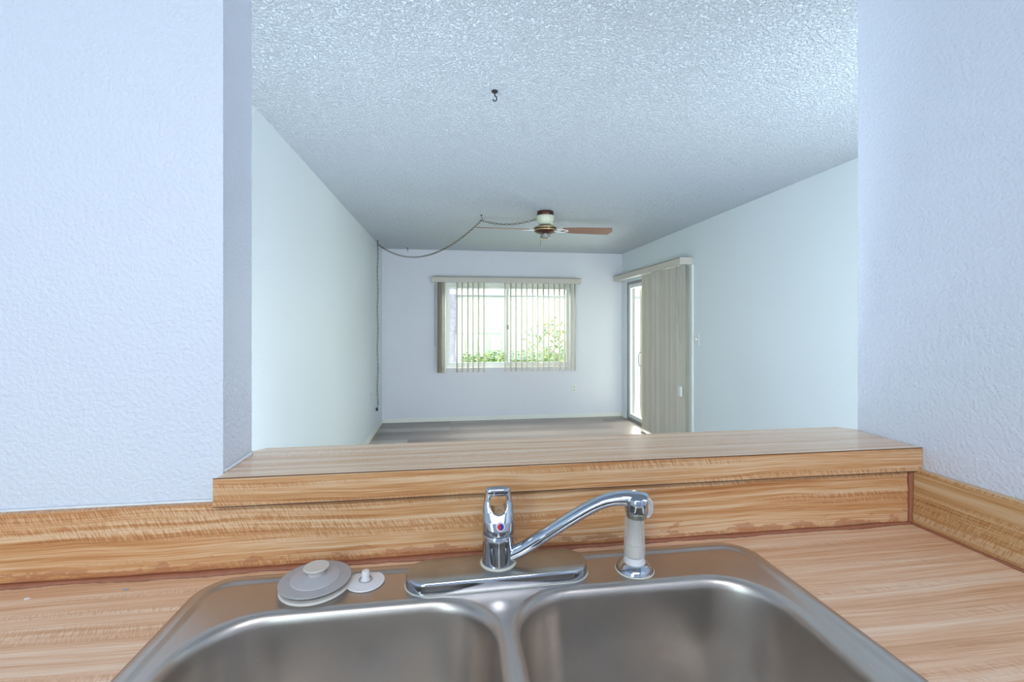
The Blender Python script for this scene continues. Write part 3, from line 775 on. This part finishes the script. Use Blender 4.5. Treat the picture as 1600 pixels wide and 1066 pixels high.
# ------------------------------------------------------------------ stoppers on the sink deck
QX, QY = -0.190, 0.672
gs = thing('sink_stopper', (QX, QY, DK), 'large grey rubber sink stopper disc with pale knob, left of the faucet', 'sink stopper')
link('lower_disc', lathe([(0, 0.0003), (0.047, 0.0003), (0.0485, 0.0020), (0.047, 0.0042), (0.030, 0.0046), (0, 0.0046)], (QX+0.001, QY-0.001, DK), 56), M['beige_rubber'], gs, smooth=True, angle=40)
link('upper_disc', lathe([(0, 0.0048), (0.030, 0.0050), (0.0460, 0.0090), (0.0485, 0.0104), (0.0480, 0.0116), (0.034, 0.0128), (0.0, 0.0128)], (QX, QY, DK), 56), M['grey_rubber'], gs, smooth=True, angle=40)
link('raised_center', lathe([(0.0332, 0.0126), (0.0328, 0.0138), (0.020, 0.0160), (0.0, 0.0165)], (QX, QY, DK), 48), M['grey_rubber_light'], gs, smooth=True, angle=40)
link('knob', lathe([(0, 0.0160), (0.0110, 0.0162), (0.0120, 0.0200), (0.0168, 0.0245), (0.0175, 0.0258), (0.0165, 0.0268), (0.010, 0.0262), (0.0, 0.0260)], (QX, QY+0.004, DK), 40), M['beige_rubber'], gs, smooth=True, angle=40)
PX_, PY_ = -0.121, 0.672
ws = thing('sink_stopper', (PX_, PY_, DK), 'small flat white plastic drain stopper with a peg, between grey stopper and faucet', 'sink stopper')
link('disc', lathe([(0, 0.0003), (0.0255, 0.0003), (0.0268, 0.0012), (0.0262, 0.0024), (0.010, 0.0036), (0, 0.0036)], (PX_, PY_, DK), 48), M['white_plastic'], ws, smooth=True, angle=40)
link('ring', lathe([(0.0085, 0.0034), (0.0092, 0.0034), (0.0098, 0.0046), (0.0092, 0.0052), (0.0085, 0.0050)], (PX_, PY_, DK), 40), M['grey_rubber'], ws, smooth=True, angle=40)
link('peg', lathe([(0, 0.0034), (0.0080, 0.0036), (0.0060, 0.0060), (0.0052, 0.0085), (0.0056, 0.0150), (0.0048, 0.0170), (0.0, 0.0175)], (PX_, PY_, DK), 32), M['white_plastic'], ws, smooth=True, angle=40)

# small debris on the counter
for (x, y, rot, sz, lb, cat_mat) in ((-0.575, 0.700, 0.3, 0.0045, 'tiny white paint chip lying on the counter at far left', 'white_plastic'),
                                ((-0.455, 0.705, 0.9, 0.0050, 'tiny grey paint chip on the counter left of the sink', 'grey_rubber'))):
    bm = bmesh.new(); pts = [(math.cos(a+rot)*sz*q, math.sin(a+rot)*sz*q*0.55) for a, q in ((0, 1), (0.9, .8), (1.9, 1.1), (3.0, .7), (4.1, 1.0), (5.2, .8))]
    lo = [bm.verts.new((x+a, y+b, ZC+0.0003)) for a, b in pts]; hi = [bm.verts.new((x+a*0.9, y+b*0.9, ZC+0.0012)) for a, b in pts]
    bm.faces.new(lo[::-1]); bm.faces.new(hi); bridge(bm, lo, hi)
    link('paint_chip', bm, M[cat_mat], label=lb, cat='paint chip')

# ------------------------------------------------------------------ outdoors
st('ground', boxes((-30, 30, YB+0.16, 45, -0.25, -0.12), (XR+0.14, 30, -12, YB+0.16, -0.25, -0.12)), M['grass'])
st('patio', boxes((XR+0.13, 12.0, 1.5, 10.9, -0.12, -0.03)), M['concrete'])
fn = thing('fence', (2.0, 11.2, -0.12), 'tall white vinyl privacy fence across the yard behind the window', 'fence')
FYY = 11.2; FT = CZ + 0.72
bm = bmesh.new()
x = -5.0
while x < 9.0:
    box(bm, x, x+0.28, FYY, FYY+0.03, -0.10, FT-0.03); x += 0.30
link('fence_boards', bm, M['fence'], fn)
link('top_rail', boxes((-5, 9, FYY-0.03, FYY+0.05, FT-0.03, FT+0.01)), M['fence_cap'], fn)
link('middle_rail', boxes((-5, 9, FYY-0.02, FYY-0.001, CZ-0.22, CZ-0.18)), M['fence'], fn)
def foliage(bm, cx, cy, cz, rx, ry, rz, n, size, rnd, mi=0):
    for _ in range(n):
        while True:
            a = Vector((rnd.uniform(-1,1), rnd.uniform(-1,1), rnd.uniform(-1,1)))
            if 0.45 < a.length < 1: break
        c = Vector((cx + a.x*rx, cy + a.y*ry, cz + a.z*rz))
        d = Vector((rnd.uniform(-1,1), rnd.uniform(-1,1), rnd.uniform(-0.6,1))).normalized(); s = d.cross(Vector((rnd.uniform(-1,1), rnd.uniform(-1,1), rnd.uniform(-1,1)))).normalized()
        L = size*rnd.uniform(0.7, 1.3)
        f = bm.faces.new([bm.verts.new(p) for p in (c-d*L, c-s*L*0.4, c+d*L, c+s*L*0.4)]); f.material_index = mi if rnd.random() > 0.25 else 1-mi
def shrub(name, cx, cy, z0, rx, ry, h, n, label, cat, group=None, yellow=False):
    rnd = random.Random(int(cx*100)+5)
    t = thing(name, (cx, cy, z0), label, cat, group)
    bm = bmesh.new(); foliage(bm, cx, cy, z0+h*0.55, rx, ry, h*0.5, n, 0.06 if yellow else 0.042, rnd, 1 if yellow else 0)
    link('foliage', bm, [M['leaf'], M['leaf_y']], t)
    for k in range(5): link('stem', sweep([(cx+0.03*k-0.06, cy, z0-0.02), (cx+(k-2)*rx*0.3, cy+0.05*(k-2), z0+h*0.5)], [0.015, 0.006], 6), M['bark'], t)
rnd = random.Random(11)
hg = thing('hedge', (1.7, 9.0, -0.12), 'long low green hedge across the yard seen through the lower window', 'hedge')
bm = bmesh.new()
for k in range(24):
    foliage(bm, 0.32+k*0.125, 9.0 + rnd.uniform(-0.05, 0.05), 0.32, 0.14, 0.22, 0.44 + rnd.uniform(-0.04, 0.05), 330, 0.040, rnd, 0)
link('foliage', bm, [M['leaf'], M['leaf_y']], hg)
for k in range(9): link('stem', sweep([(0.45+k*0.32, 9.0, -0.14), (0.42+k*0.33, 9.02, 0.45)], [0.014, 0.006], 6), M['bark'], hg)
shrub('bush', 2.3, 10.0, -0.12, 0.75, 0.35, 1.50, 520, 'taller loose yellow-green bush behind the hedge, seen through the right pane', 'bush', None, True)
tr = thing('tree', (0.03, 8.6, -0.12), 'pale mottled tree trunk seen through left edge of the window', 'tree')
link('trunk', sweep(catmull([(0.03, 8.6, -0.14), (0.0, 8.6, 0.8), (0.05, 8.6, 1.6), (0.0, 8.6, 2.6), (0.04, 8.6, 3.8)], 5), [0.12]*5+[0.10]*16, 12), M['bark'], tr, smooth=True)
rnd = random.Random(3); bm = bmesh.new(); foliage(bm, 0.0, 8.6, 4.4, 1.3, 1.2, 0.9, 1200, 0.09, rnd)
link('crown', bm, [M['leaf'], M['leaf_y']], tr)
pst = thing('porch_post', (3.6, 7.4, -0.05), 'beige porch post outside the sliding patio door', 'post')
link('post_shaft', bevelled(boxes((3.52, 3.66, 7.35, 7.49, -0.12, 2.5)), 0.008), M['stucco'], pst)
link('post_base', bevelled(boxes((3.50, 3.68, 7.33, 7.51, -0.12, 0.02)), 0.006), M['stucco'], pst)
